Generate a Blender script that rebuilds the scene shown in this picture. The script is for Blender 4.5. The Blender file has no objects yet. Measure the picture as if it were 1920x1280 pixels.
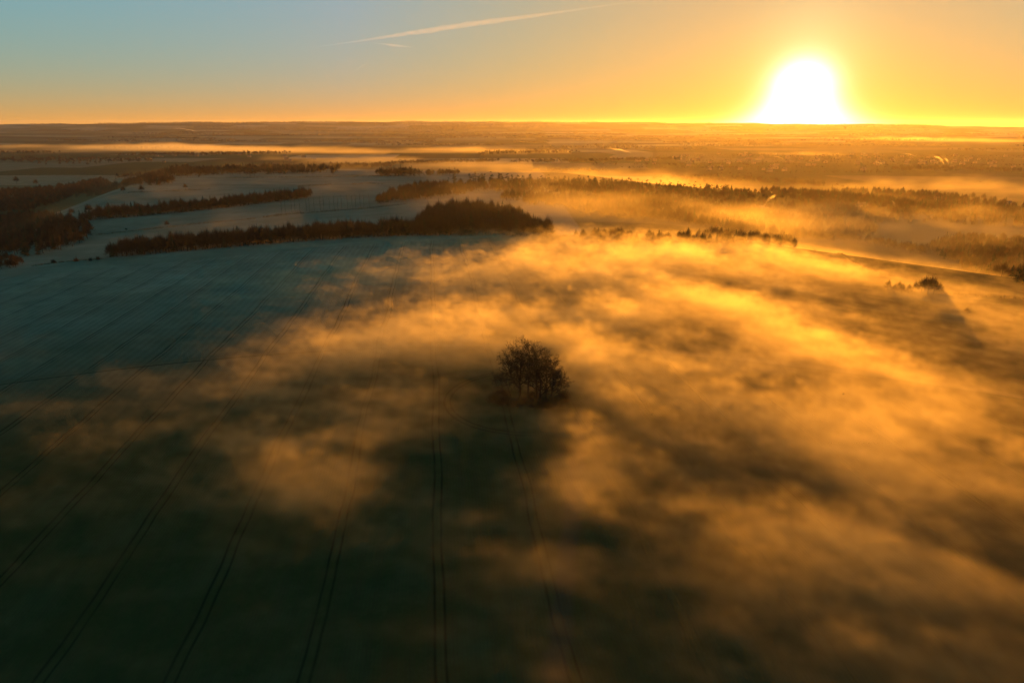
import bpy, math, random
import numpy as np
from mathutils import Vector

# ---------------------------------------------------------------- camera, sky, sun, exposure
SC = bpy.context.scene
COL = SC.collection
PITCH = math.radians(17.7)
CAMH = 86.5
FPX = 1280.0                      # focal length in pixels of a 1920 px wide frame
EXPO = 1.15                        # the picture is exposed for the land, brighter than the sky alone would ask
SUN_AZ, SUN_EL = math.radians(21.8), math.radians(2.6)
SUN_DIR = Vector((math.sin(SUN_AZ)*math.cos(SUN_EL), math.cos(SUN_AZ)*math.cos(SUN_EL), math.sin(SUN_EL)))

cam = bpy.data.cameras.new('camera'); camo = bpy.data.objects.new('camera', cam); COL.objects.link(camo)
cam.sensor_width = 36.0; cam.lens = 24.0
cam.clip_start = 0.5; cam.clip_end = 200000.0
camo.location = (0, 0, CAMH); camo.rotation_euler = (math.pi/2 - PITCH, 0, 0)
SC.camera = camo

world = bpy.data.worlds.new('World'); SC.world = world; world.use_nodes = True
WT = world.node_tree; WT.nodes.clear()
def wn(t, **k):
    n = WT.nodes.new(t)
    for a, b in k.items(): setattr(n, a, b)
    return n
def wm(op, a, b=None, c=None):
    n = wn('ShaderNodeMath', operation=op)
    for i, v in enumerate((a, b, c)):
        if v is None: continue
        if isinstance(v, (int, float)): n.inputs[i].default_value = v
        else: WT.links.new(v, n.inputs[i])
    return n.outputs[0]
sky = wn('ShaderNodeTexSky', sky_type='NISHITA')
sky.sun_disc = False; sky.sun_elevation = SUN_EL; sky.sun_rotation = SUN_AZ
sky.altitude = 100.0; sky.air_density = 1.0; sky.dust_density = 0.5; sky.ozone_density = 3.0
SKY_STRENGTH = 0.05
tc = wn('ShaderNodeTexCoord')
bg = wn('ShaderNodeBackground'); bg.inputs['Strength'].default_value = SKY_STRENGTH
tint = wn('ShaderNodeMix', data_type='RGBA', blend_type='MULTIPLY'); tint.inputs[0].default_value = 1.0; tint.inputs[7].default_value = (0.44*2**-EXPO, 0.44*2**-EXPO, 0.20*2**-EXPO, 1)
WT.links.new(sky.outputs[0], tint.inputs[6]); WT.links.new(tint.outputs[2], bg.inputs['Color'])
wo = wn('ShaderNodeOutputWorld')
# the sun itself with the bright air round it: part of the sky, seen and lighting alike
def dotv(vec):
    n = wn('ShaderNodeVectorMath', operation='DOT_PRODUCT'); WT.links.new(tc.outputs['Generated'], n.inputs[0]); n.inputs[1].default_value = vec
    return n.outputs['Value']
side = dotv((math.cos(SUN_AZ), -math.sin(SUN_AZ), 0)); up = dotv((0, 0, 1)); fwd = dotv((math.sin(SUN_AZ), math.cos(SUN_AZ), 0))
front = wm('GREATER_THAN', fwd, 0.0)
def glow(sx, sz, power, wide=0.0, bell=False):
    """falls off with the angle from the sun; wide > 0 spreads it towards the horizon"""
    w = sx
    if wide:
        e = wm('POWER', 2.718, wm('MULTIPLY', wm('MAXIMUM', up, 0.0), -1.0/0.018))
        w = wm('ADD', sx, wm('MULTIPLY', e, wide))
    a = wm('POWER', wm('ABSOLUTE', wm('DIVIDE', side, w)), 2.0)
    dz = wm('SUBTRACT', up, math.sin(SUN_EL))
    if bell: dz = wm('MAXIMUM', dz, 0.0)
    b = wm('POWER', wm('ABSOLUTE', wm('DIVIDE', dz, sz)), 2.0)
    d = wm('POWER', wm('ADD', a, b), power)
    return wm('MULTIPLY', wm('POWER', 2.718, wm('MULTIPLY', d, -1.0)), front)
def horizon(h, back):
    """a band that fades with height; back = what is left of it opposite the sun"""
    e = wm('POWER', 2.718, wm('MULTIPLY', wm('MAXIMUM', up, 0.0), -1.0/h))
    return wm('MULTIPLY', e, wm('ADD', back + (1-back)/2, wm('MULTIPLY', fwd, (1-back)/2)))
def rising(h): return wm('SUBTRACT', 1.0, wm('POWER', 2.718, wm('MULTIPLY', wm('MAXIMUM', up, 0.0), -1.0/h)))
away = wm('MINIMUM', wm('MULTIPLY', wm('SUBTRACT', 1.0, fwd), 0.5), 0.09)
shader = bg.outputs[0]
for col, f in (((0.0, 0.125, 0.0), rising(0.12)),
               ((0.0, 0.09, 0.84), wm('MULTIPLY', rising(0.5), horizon(0.42, 1.0))),
               ((0.0, 0.0, 4.8), wm('MULTIPLY', wm('MULTIPLY', rising(0.12), horizon(0.5, 1.0)), away)),
               ((0.349, 0.0, 0.04), horizon(0.03, 0.6)),
               ((0.352, 0.0, 0.0), horizon(0.085, 0.45)),
               ((0.0, 0.34, 0.035), horizon(0.45, 0.75)),
               ((0.10, 0.03, 0.0), wm('MULTIPLY', rising(0.3), horizon(0.6, 0.9))),
               ((0.80, 0.018, 0.0), glow(0.47, 0.28, 0.62)),
               ((0.144, 0.196, 0.0), glow(0.075, 0.06, 0.75, 0.08)),
               ((0.254, 0.33, 0.20), glow(0.05, 0.075, 0.8, 0.03)),
               ((0.0, 0.05, 0.0), glow(0.5, 0.2, 0.7)),
               ((2.6, 2.6, 2.6), glow(0.028, 0.025, 1.0, 0.034, True))):
    mxc = max(col); st = mxc*2**-EXPO; col = tuple(c/mxc for c in col) + (1,)
    g = wn('ShaderNodeBackground'); g.inputs['Color'].default_value = col
    WT.links.new(wm('MULTIPLY', f, st), g.inputs['Strength'])
    ad = wn('ShaderNodeAddShader'); WT.links.new(shader, ad.inputs[0]); WT.links.new(g.outputs[0], ad.inputs[1]); shader = ad.outputs[0]
WT.links.new(shader, wo.inputs['Surface'])
world.cycles.sampling_method = 'MANUAL'; world.cycles.sample_map_resolution = 1024

sl = bpy.data.lights.new('sun', 'SUN'); so = bpy.data.objects.new('sun', sl); COL.objects.link(so)
sl.energy = 5.0; sl.angle = math.radians(0.5); sl.color = (1.0, 0.35, 0.022)
so.rotation_euler = SUN_DIR.to_track_quat('Z', 'Y').to_euler()

SC.view_settings.view_transform = 'Standard'; SC.view_settings.look = 'None'
SC.view_settings.exposure = EXPO; SC.view_settings.gamma = 1.0; SC.view_settings.use_curve_mapping = False
cy = SC.cycles
cy.max_bounces = 4; cy.diffuse_bounces = 2; cy.glossy_bounces = 1; cy.transmission_bounces = 1
cy.volume_bounces = 1; cy.transparent_max_bounces = 64
cy.volume_step_rate = 1.0; cy.volume_max_steps = 512
cy.use_adaptive_sampling = True; cy.adaptive_threshold = 0.02
cy.use_denoising = True; cy.denoiser = 'OPENIMAGEDENOISE'
cy.sample_clamp_indirect = 3.0

# ---------------------------------------------------------------- the lie of the land
def ss(a, b, x):
    t = np.clip((x - a) / (b - a), 0, 1); return t*t*(3 - 2*t)
def vnoise(x, y, seed=0):
    """smooth lattice noise, -1..1, vectorised"""
    xi = np.floor(x).astype(np.int64); yi = np.floor(y).astype(np.int64)
    fx = x - xi; fy = y - yi; fx = fx*fx*(3-2*fx); fy = fy*fy*(3-2*fy)
    def h(a, b):
        n = (a*374761393 + b*668265263 + seed*1442695041) & 0xffffffff
        n = ((n ^ (n >> 13)) * 1274126177) & 0xffffffff
        return ((n ^ (n >> 16)) & 0xffff) / 32767.5 - 1
    return ((h(xi, yi)*(1-fx) + h(xi+1, yi)*fx)*(1-fy) + (h(xi, yi+1)*(1-fx) + h(xi+1, yi+1)*fx)*fy)
def fbm(x, y, seed=0, o=4):
    s = 0; a = 1; t = 0
    for i in range(o):
        s = s + a*vnoise(x*2**i + 13.7*i, y*2**i + 7.1*i, seed+i); t += a; a *= 0.5
    return s/t
def ground_z(x, y):
    x = np.asarray(x, float); y = np.asarray(y, float)
    dome = -26*(1 - np.exp(-(x/260.0)**2/2))*(1 - ss(600, 1100, y))
    xl = np.interp(y, [0, 380, 700, 1150, 1600], [-420, -390, -500, -640, -760])
    left = ss(-170, 60, x - xl)
    xr = np.interp(y, [0, 300, 480, 600, 1000, 1300], [330, 300, 270, 120, 60, 80])
    right = 1 - ss(0, 420, x - xr)
    far = 1 - ss(1250, 2300, y + 0.25*x)
    P = left*right*far
    z = -60 + (60 + dome*0.9)*P
    z = z - 4*ss(480, 900, y)*P
    # wooded rise that carries the pines
    t = (x + 60)/900.0
    yl = 1180 - 40*t
    z = z + 34*np.exp(-((y - yl)/150.0)**2)*(1 - P)*ss(-0.2, 0.1, t)*(1 - ss(0.55, 1.0, t))
    # right-hand lower fields
    z = z + 26*np.exp(-((x-420)/240.0)**2)*np.exp(-((y-230)/220.0)**2)*(1-P)
    # rolling plain and the far ridge
    d = np.hypot(x, y)
    z = z + 5*fbm(x/900, y/900, 3)*ss(1200, 2600, d)
    az = np.arctan2(x, y)
    rise = 0.30*ss(4800, 8300, d) + 0.70*ss(8900, 11700, d)
    z = z + 118*rise + rise*(1-rise)*4*30*fbm(x/2600, y/1100, 9)
    crest = 17*fbm(az*22 + 3, az*0 + 0.5, 21, 5) + np.interp(az, [-.65, -.5, -.42, -.2, 0, .25, .38, .5, .6], [18, 22, 40, 56, 44, 34, 28, 8, -24])
    z = z + ss(9600, 12000, d)*crest
    z = z - ss(12600, 16000, d)*110
    z = np.minimum(z, 126.0)
    return z
def gz(x, y): return float(ground_z(x, y))
def ray(px, py):
    cx, cyy = px - 960.0, 640.0 - py
    return cx, FPX*math.cos(PITCH) + cyy*math.sin(PITCH), cyy*math.cos(PITCH) - FPX*math.sin(PITCH)
def at(px, py, lift=0.0):
    """ground point seen at a pixel of the 1920x1280 photograph"""
    dx, dy, dz = ray(px, py)
    k = np.geomspace(50, 17000, 2500)/dy
    h = CAMH + k*dz - ground_z(k*dx, k*dy) - lift
    i = int(np.argmax(h < 0))
    if i == 0: i = len(k) - 1
    a, b = k[i-1], k[i]
    for _ in range(14):
        m = (a+b)/2
        if CAMH + m*dz - gz(m*dx, m*dy) - lift > 0: a = m
        else: b = m
    return a*dx, a*dy

# ---------------------------------------------------------------- helpers
def tag(o, label=None, cat=None, group=None, kind=None):
    if label: o['label'] = label
    if cat: o['category'] = cat
    if group: o['group'] = group
    if kind: o['kind'] = kind
    return o
def mesh_np(name, V, F, mats=(), mi=None, smooth=False):
    V = np.asarray(V, np.float32); F = np.asarray(F, np.int32); n = F.shape[1]
    me = bpy.data.meshes.new(name)
    me.vertices.add(len(V)); me.vertices.foreach_set('co', V.ravel())
    me.loops.add(F.size); me.loops.foreach_set('vertex_index', F.ravel())
    me.polygons.add(len(F)); me.polygons.foreach_set('loop_start', np.arange(len(F), dtype=np.int32)*n)
    for m in mats: me.materials.append(m)
    if mi is not None: me.polygons.foreach_set('material_index', np.asarray(mi, np.int32))
    me.update(calc_edges=True)
    if smooth: me.polygons.foreach_set('use_smooth', np.ones(len(F), bool))
    return me
def link(name, me, parent=None, loc=(0,0,0)):
    o = bpy.data.objects.new(name, me); COL.objects.link(o); o.location = loc
    if parent: o.parent = parent
    return o

def nt_new(name):
    m = bpy.data.materials.new(name); m.use_nodes = True; m.node_tree.nodes.clear(); return m, m.node_tree
class NT:
    def __init__(s, t): s.t = t
    def n(s, ty, **k):
        n = s.t.nodes.new(ty)
        for a, b in k.items(): setattr(n, a, b)
        return n
    def l(s, a, b): s.t.links.new(a, b)
    def m(s, op, *v, clamp=False):
        n = s.n('ShaderNodeMath', operation=op); n.use_clamp = clamp
        for i, x in enumerate(v):
            if isinstance(x, (int, float)): n.inputs[i].default_value = x
            else: s.l(x, n.inputs[i])
        return n.outputs[0]
    def mix(s, f, a, b):
        n = s.n('ShaderNodeMix', data_type='RGBA')
        for i, x in ((0, f), (6, a), (7, b)):
            if isinstance(x, (int, float)): n.inputs[i].default_value = x
            elif isinstance(x, tuple): n.inputs[i].default_value = x if len(x) == 4 else x + (1,)
            else: s.l(x, n.inputs[i])
        return n.outputs[2]
    def noise(s, vec, scale, detail=4, rough=0.5):
        n = s.n('ShaderNodeTexNoise'); n.inputs['Scale'].default_value = scale; n.inputs['Detail'].default_value = detail; n.inputs['Roughness'].default_value = rough
        s.l(vec, n.inputs['Vector']); return n.outputs[0]

# ---------------------------------------------------------------- ground sheet
NA, NR = 900, 1100
az = np.linspace(-0.92, 0.92, NA)
rr = np.concatenate([np.linspace(12, 60, 40, endpoint=False), np.geomspace(60, 16000, NR-40)])
A, R = np.meshgrid(az, rr)
GX, GY = R*np.sin(A), R*np.cos(A)
GZ = ground_z(GX, GY)
V = np.stack([GX, GY, GZ], -1).reshape(-1, 3)
idx = np.arange(NA*NR).reshape(NR, NA)
F = np.stack([idx[:-1, :-1], idx[:-1, 1:], idx[1:, 1:], idx[1:, :-1]], -1).reshape(-1, 4)

def field_colour(x, y):
    """what grows where: rgb of the crop, grass or plough on each field"""
    c = np.zeros(x.shape + (3,))
    # irregular far fields: jittered cells
    ux = x + 90*fbm(x/700, y/700, 31, 2); uy = y + 90*fbm(x/700+9, y/700, 37, 2)
    def hsh(a, b, s): 
        n = (a*73856093 ^ b*19349663 ^ s*83492791) & 0xffffffff
        n = ((n ^ (n >> 13)) * 1274126177) & 0xffffffff
        return ((n ^ (n >> 16)) & 0xffff)/65535.0
    row = np.floor(uy/340).astype(np.int64)
    colm = np.floor((ux + 300*hsh(row, row*0, 5))/480).astype(np.int64)
    q = hsh(colm, row, 1); q2 = hsh(colm, row, 2)
    pal = np.array([(0.05,0.06,0.035),(0.11,0.11,0.08),(0.17,0.165,0.13),(0.06,0.045,0.03),(0.035,0.05,0.028),(0.23,0.22,0.18)])
    c = pal[(q*len(pal)).astype(int) % len(pal)]*(0.8 + 0.4*q2)[..., None]
    return c
FC = field_colour(GX, GY)
near = (GX > -620) & (GX < 215) & (GY < 545)
# main crop field and its frosty western shoulder
crop = np.array((0.017, 0.036, 0.010)); frost = np.array((0.320, 0.285, 0.260))
fr = ss(190, 470, GY + 0.30*(-GX) + 40*fbm(GX/120, GY/120, 5))*(0.08 + 0.92*ss(90, -150, GX))
br = ss(5, 90, GX + 12*fbm(GX/40, GY/40, 17))[..., None]
crop = crop*(1-br) + np.array((0.042, 0.038, 0.020))*br          # thinner, browner crop on the right
MC = crop*(1-fr[..., None]) + frost*fr[..., None]
bel_y = np.interp(GX, [-420, -300, -120, 30, 60, 215], [430, 470, 520, 560, 560, 500])
main = (GY < bel_y) & (GX < 212)
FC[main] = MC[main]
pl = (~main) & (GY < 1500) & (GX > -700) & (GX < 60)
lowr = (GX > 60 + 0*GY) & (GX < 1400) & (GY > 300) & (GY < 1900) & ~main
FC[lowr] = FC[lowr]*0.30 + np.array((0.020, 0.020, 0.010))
town = (GX > 0.20*GY) & (GY >= 1900) & (GY < 4800)
FC[town] = FC[town]*0.40 + np.array((0.022, 0.020, 0.011))      # ground colour darkened under the low sun, so tree shadows contrast less
pc = np.array((0.225, 0.215, 0.195))*(1 + 0.25*fbm(GX/60, GY/25, 8)[..., None])
FC[pl] = pc[pl]
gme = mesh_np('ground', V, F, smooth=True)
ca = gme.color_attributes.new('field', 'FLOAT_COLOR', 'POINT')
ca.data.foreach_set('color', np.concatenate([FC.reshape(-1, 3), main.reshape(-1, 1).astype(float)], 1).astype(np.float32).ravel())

_t = [at(*p) for p in ((10, 715), (300, 682), (590, 652), (900, 646), (1200, 656), (1560, 695), (1910, 741))]
CLUMP = at(990, 748)
TRACK = [float(v) for v in np.polyfit([p[0] for p in _t], [p[1] for p in _t], 2)]
gm, t = nt_new('field_soil_and_crop'); N = NT(t)
geo = N.n('ShaderNodeNewGeometry'); P = geo.outputs['Position']
att = N.n('ShaderNodeAttribute', attribute_name='field')
sep = N.n('ShaderNodeSeparateXYZ'); N.l(P, sep.inputs[0]); X, Y = sep.outputs[0], sep.outputs[1]
wig = N.m('MULTIPLY', N.m('SUBTRACT', N.noise(P, 0.014, 3), 0.5), 5.5)
U = N.m('ADD', N.m('ADD', X, N.m('MULTIPLY', Y, 0.115)), wig)                 # across the drill rows
# tramlines: two wheel tracks every 22 m
def dist_to(u, period, off):
    f = N.m('SUBTRACT', N.m('FRACT', N.m('ADD', N.m('DIVIDE', N.m('SUBTRACT', u, off), period), 0.5)), 0.5)
    return N.m('MULTIPLY', N.m('ABSOLUTE', f), period)
d0 = dist_to(U, 22.3, -1.3)
trk = N.m('SUBTRACT', 1.0, N.m('DIVIDE', N.m('ABSOLUTE', N.m('SUBTRACT', d0, 0.95)), 0.42), clamp=True)
rows = N.m('SINE', N.m('MULTIPLY', U, 2*math.pi/0.75))
rows2 = N.m('SINE', N.m('MULTIPLY', U, 2*math.pi/3.7))
big = N.noise(P, 0.02, 5, 0.6); fine = N.noise(P, 0.9, 6, 0.7)
base = N.mix(N.m('MULTIPLY', N.m('SUBTRACT', big, 0.35), 1.6, clamp=True), N.mix(0.55, att.outputs['Color'], (0.02, 0.03, 0.012)), att.outputs['Color'])
patch = N.noise(P, 0.07, 6, 0.65)
base = N.mix(N.m('MULTIPLY', N.m('SUBTRACT', patch, 0.46), 3.0, clamp=True), base, N.mix(0.6, base, (0.075, 0.080, 0.045)))
base = N.mix(N.m('MULTIPLY', fine, 0.6), base, N.mix(0.5, att.outputs['Color'], (0.10, 0.075, 0.045)))
main_f = att.outputs['Alpha']
rowf = N.m('MULTIPLY', N.m('MULTIPLY', N.noise(P, 0.12, 3), 1.9), N.m('MULTIPLY', N.m('ADD', N.m('MULTIPLY', rows, 0.10), N.m('ADD', N.m('MULTIPLY', rows2, 0.09), 0.20)), main_f))
base = N.mix(rowf, base, (0.035, 0.027, 0.018))
rightfade = N.m('SUBTRACT', 1.0, N.m('MULTIPLY', N.m('DIVIDE', N.m('ADD', X, 0.0), 30.0, clamp=True), 0.88))
worn = N.m('ADD', 0.45, N.m('MULTIPLY', N.m('SUBTRACT', N.noise(P, 0.09, 4), 0.3), 2.0), clamp=True)
base = N.mix(N.m('MULTIPLY', N.m('MULTIPLY', trk, N.m('MULTIPLY', rightfade, worn)), N.m('MULTIPLY', main_f, 0.9)), base, (0.008, 0.007, 0.006))
def line(expr, w, soft):
    return N.m('SUBTRACT', 1.0, N.m('DIVIDE', N.m('MAXIMUM', N.m('SUBTRACT', N.m('ABSOLUTE', expr), w), 0.0), soft), clamp=True)
# the bare strip running away from the camera, and the grassy track across the whole field
ragged = N.m('MULTIPLY', N.m('SUBTRACT', N.noise(P, 0.25, 4), 0.5), 3.0)
strip = N.m('ADD', N.m('SUBTRACT', X, N.m('ADD', N.m('MULTIPLY', Y, 0.139), -5.4)), ragged)
fade = N.m('SUBTRACT', 1.0, N.m('DIVIDE', N.m('SUBTRACT', Y, 150.0), 70.0), clamp=True)
base = N.mix(N.m('MULTIPLY', N.m('MULTIPLY', line(strip, 1.2, 1.6), fade), N.m('MULTIPLY', main_f, 0.5)), base, (0.050, 0.038, 0.034))
yy = N.m('SUBTRACT', Y, N.m('ADD', TRACK[2], N.m('ADD', N.m('MULTIPLY', X, TRACK[1]), N.m('MULTIPLY', N.m('MULTIPLY', X, X), TRACK[0]))))
base = N.mix(N.m('MULTIPLY', line(yy, 1.6, 1.5), N.m('MULTIPLY', main_f, 0.55)), base, (0.075, 0.070, 0.048))
base = N.mix(N.m('MULTIPLY', line(N.m('SUBTRACT', yy, -3.2), 0.3, 0.5), N.m('MULTIPLY', main_f, 0.7)), base, (0.014, 0.014, 0.010))
# wheel tracks that go round the clump of trees
rc = N.m('SQRT', N.m('ADD', N.m('POWER', N.m('SUBTRACT', X, CLUMP[0]), 2.0), N.m('POWER', N.m('SUBTRACT', Y, CLUMP[1]), 2.0)))
ring = N.m('ABSOLUTE', N.m('SUBTRACT', N.m('ABSOLUTE', N.m('SUBTRACT', rc, 26.5)), 0.95))
leftside = N.m('MULTIPLY', N.m('ADD', N.m('SUBTRACT', CLUMP[0], X), 4.0), 0.12, clamp=True)
base = N.mix(N.m('MULTIPLY', line(ring, 0.15, 0.3), N.m('MULTIPLY', leftside, 0.75)), base, (0.014, 0.012, 0.009))
bs = N.n('ShaderNodeBsdfDiffuse'); bs.inputs['Roughness'].default_value = 0.6
N.l(base, bs.inputs['Color'])
bp = N.n('ShaderNodeBump'); bp.inputs['Strength'].default_value = 0.5; bp.inputs['Distance'].default_value = 0.2
hgt = N.m('SUBTRACT', N.m('ADD', fine, N.m('MULTIPLY', rows, 0.10)), N.m('MULTIPLY', trk, 0.6))
N.l(hgt, bp.inputs['Height']); N.l(bp.outputs[0], bs.inputs['Normal'])
o = N.n('ShaderNodeOutputMaterial'); N.l(bs.outputs[0], o.inputs['Surface'])
gme.materials.append(gm)
tag(link('ground', gme), kind='structure')

# ---------------------------------------------------------------- haze
HAZE_DENS, HAZE_G = 0.000017, 0.64
def vol_mat(name, density, g, color=(1.0, 0.88, 0.52), attr=None, step=1.0):
    m, t = nt_new(name); N = NT(t)
    v = N.n('ShaderNodeVolumePrincipled')
    v.inputs['Color'].default_value = color + (1,); v.inputs['Density'].default_value = density
    v.inputs['Anisotropy'].default_value = g; v.inputs['Density Attribute'].default_value = attr or ''
    o = N.n('ShaderNodeOutputMaterial'); N.l(v.outputs[0], o.inputs['Volume'])
    m.cycles.volume_step_rate = step
    return m
hm = vol_mat('haze', HAZE_DENS, HAZE_G, (1.0, 0.94, 0.88))
x0, x1, y0, y1, z0, z1 = -14500, 14500, -600, 16200, -185, 146
hv = [(x, y, z) for z in (z0, z1) for y in (y0, y1) for x in (x0, x1)]
hf = [(0,2,3,1), (4,5,7,6), (0,1,5,4), (2,6,7,3), (0,4,6,2), (1,3,7,5)]
hme = mesh_np('haze', hv, hf, (hm,))
tag(link('haze', hme), kind='stuff')

# ---------------------------------------------------------------- mist
def fft_noise(shape, cell, corr, slope, seed, stretch=None, ang=0.0):
    """gaussian noise with a power-law spectrum, stretched along direction ang in the plane"""
    r = np.random.default_rng(seed)
    w = np.fft.rfftn(r.standard_normal(shape).astype(np.float32))
    ks = [np.fft.fftfreq(n, d=c) for n, c in zip(shape[:-1], cell[:-1])] + [np.fft.rfftfreq(shape[-1], d=cell[-1])]
    K = np.meshgrid(*ks, indexing='ij')
    ca_, sa_ = math.cos(ang), math.sin(ang)
    a = K[0]*ca_ + K[1]*sa_; b = -K[0]*sa_ + K[1]*ca_
    s = stretch or (1,)*len(shape)
    k2 = (a*s[0])**2 + (b*s[1])**2
    if len(shape) == 3: k2 = k2 + (K[2]*s[2])**2
    amp = (k2 + (1/corr)**2)**(-slope/2)
    n = np.fft.irfftn(w*amp, s=shape)
    n -= n.mean(); return (n/n.std()).astype(np.float32)
def volume_object(name, lo, hi, dens, mat):
    """a voxel volume: the density of each voxel sits on the points of the object's mesh, a Volume Cube reads it"""
    nx, ny, nz = dens.shape
    me = bpy.data.meshes.new(name); me.vertices.add(nx*ny*nz)
    a = me.attributes.new('dens', 'FLOAT', 'POINT'); a.data.foreach_set('value', np.ascontiguousarray(dens, np.float32).ravel())
    me.materials.append(mat)
    o = link(name, me)
    ng = bpy.data.node_groups.new(name, 'GeometryNodeTree')
    ng.interface.new_socket('Geometry', in_out='INPUT', socket_type='NodeSocketGeometry')
    ng.interface.new_socket('Geometry', in_out='OUTPUT', socket_type='NodeSocketGeometry')
    n = ng.nodes; L = ng.links.new
    gi = n.new('NodeGroupInput'); go = n.new('NodeGroupOutput')
    vc = n.new('GeometryNodeVolumeCube')
    vc.inputs['Min'].default_value = lo; vc.inputs['Max'].default_value = hi
    for k, v in zip(('Resolution X', 'Resolution Y', 'Resolution Z'), (nx, ny, nz)): vc.inputs[k].default_value = v
    pos = n.new('GeometryNodeInputPosition'); sp = n.new('ShaderNodeSeparateXYZ'); L(pos.outputs[0], sp.inputs[0])
    def mt(op, x, y):
        q = n.new('ShaderNodeMath'); q.operation = op
        for i, v in enumerate((x, y)):
            if v is None: continue
            if isinstance(v, (int, float)): q.inputs[i].default_value = v
            else: L(v, q.inputs[i])
        return q.outputs[0]
    tot = None
    for i, (k, mul) in enumerate(zip((nx, ny, nz), (ny*nz, nz, 1))):
        c = mt('ROUND', mt('MULTIPLY', mt('SUBTRACT', sp.outputs[i], lo[i]), (k-1)/(hi[i]-lo[i])), None)
        c = mt('MULTIPLY', mt('MINIMUM', mt('MAXIMUM', c, 0), k-1), mul)
        tot = c if tot is None else mt('ADD', tot, c)
    si = n.new('GeometryNodeSampleIndex'); si.data_type = 'FLOAT'; si.domain = 'POINT'
    na = n.new('GeometryNodeInputNamedAttribute'); na.data_type = 'FLOAT'; na.inputs['Name'].default_value = 'dens'
    L(gi.outputs[0], si.inputs['Geometry']); L(na.outputs['Attribute'], si.inputs['Value']); L(tot, si.inputs['Index'])
    L(si.outputs[0], vc.inputs['Density'])
    sm = n.new('GeometryNodeSetMaterial'); sm.inputs['Material'].default_value = mat
    L(vc.outputs[0], sm.inputs['Geometry']); L(sm.outputs[0], go.inputs[0])
    md = o.modifiers.new('volume', 'NODES'); md.node_group = ng
    return o

MIST_D, MIST_G, MIST_STEP = 0.016, 0.50, 2.0
mm = vol_mat('mist', 1.0, MIST_G, attr='density', step=MIST_STEP)
mx0, mx1, my0, my1, mz0, mz1 = -330.0, 470.0, 50.0, 620.0, -30.0, 20.0
nx, ny, nz = 500, 356, 42
xs = np.linspace(mx0, mx1, nx); ys = np.linspace(my0, my1, ny); zs = np.linspace(mz0, mz1, nz)
MX, MY = np.meshgrid(xs, ys, indexing='ij')
MG = ground_z(MX, MY)
# where the mist lies thick (pixel of its middle, half width and half height in pixels, weight)
def blobs(lst):
    W = np.zeros(MX.shape)
    kx, ky, kz = MX, MY, MG + 3 - CAMH
    fw = ky*math.cos(PITCH) - kz*math.sin(PITCH); uw = ky*math.sin(PITCH) + kz*math.cos(PITCH)
    PX, PY = 960 + FPX*kx/fw, 640 - FPX*uw/fw
    for (cx, cyy, wx, wy, a, rot) in lst:
        r = math.radians(rot); dx, dy = PX - cx, PY - cyy
        u = dx*math.cos(r) + dy*math.sin(r); v = -dx*math.sin(r) + dy*math.cos(r)
        W += a*np.exp(-((u/wx)**2 + (v/wy)**2))
    return W
W = blobs([(700, 665, 170, 30, 1.5, 4), (560, 690, 160, 30, .7, -8), (400, 745, 150, 34, .5, -15), (560, 930, 150, 42, 1.3, -4), (250, 810, 110, 26, .3, -15), (640, 780, 110, 26, .5, 15),
           (820, 640, 120, 22, .9, 0), (980, 605, 230, 24, 1.0, 3), (960, 665, 100, 26, .6, 0), (760, 610, 180, 16, .6, 0), (760, 540, 240, 34, .75, 0), (900, 510, 260, 24, .8, 0), (1120, 580, 200, 40, .9, 8),
           (1300, 560, 300, 60, .8, 12), (1150, 490, 260, 30, .8, 4), (1330, 480, 240, 26, .6, 6), (1520, 500, 140, 22, .9, 18), (1400, 640, 180, 40, .9, 18), (1130, 700, 110, 40, 1.1, 10), (1180, 800, 120, 40, .8, 20),
           (1320, 750, 170, 34, 1.0, 22), (1620, 740, 220, 50, 1.0, 22), (1560, 850, 160, 46, 1.35, 22), (1350, 700, 200, 40, .6, 20), (1780, 780, 180, 50, .9, 22), (1780, 910, 220, 80, 1.2, 22), (1700, 1010, 260, 60, .5, 18),
           (1230, 900, 220, 70, .6, 20), (1650, 1060, 300, 60, 1.0, 15), (1380, 1070, 200, 60, .9, 25), (1500, 1230, 300, 60, .75, 10), (1250, 1000, 180, 60, .5, 20),
           (980, 640, 150, 24, 1.0, 0), (1090, 695, 70, 30, .9, 0), (890, 672, 70, 20, .9, 0), (1070, 960, 120, 90, .4, 10), (1050, 1120, 120, 80, .25, 10), (830, 760, 120, 24, .35, 10), (700, 1010, 120, 40, .35, 20),
           (120, 820, 130, 34, .35, -12), (60, 740, 120, 24, .25, -6), (690, 850, 120, 50, 1.2, -25), (760, 770, 90, 40, .9, -20), (560, 820, 160, 60, .6, -15), (640, 900, 90, 34, .7, -20), (640, 700, 200, 40, .3, -5), (330, 900, 120, 40, .2, 0), (450, 860, 120, 40, .25, -10), (1060, 940, 80, 80, .8, 10), (1100, 860, 80, 50, .5, 10), (1000, 1060, 110, 80, .4, 10), (840, 1060, 90, 50, .45, 15), (560, 1060, 140, 40, .2, 0), (930, 1180, 120, 60, .3, 0),
           (1830, 600, 160, 40, .35, 15), (1700, 560, 120, 20, .4, 15)])
W -= blobs([(1840, 650, 120, 30, .5, 22), (940, 572, 150, 10, .5, 0), (1180, 540, 120, 10, .4, 5), (1490, 715, 90, 16, .4, 22), (300, 1120, 380, 170, .5, 0), (300, 560, 220, 60, .4, -10), (780, 735, 60, 22, .3, 0),
            (1400, 800, 60, 14, .4, 20), (1280, 960, 100, 26, .4, 15), (1700, 980, 120, 20, .3, 15), (1880, 1040, 70, 60, .5, 0), (1500, 1160, 200, 24, .4, 10), (1180, 1100, 100, 40, .35, 20), (1680, 490, 230, 16, 1.0, 7), (1850, 512, 120, 14, .5, 9)])
cell = (1.6, 1.6, 1.2)
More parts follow.
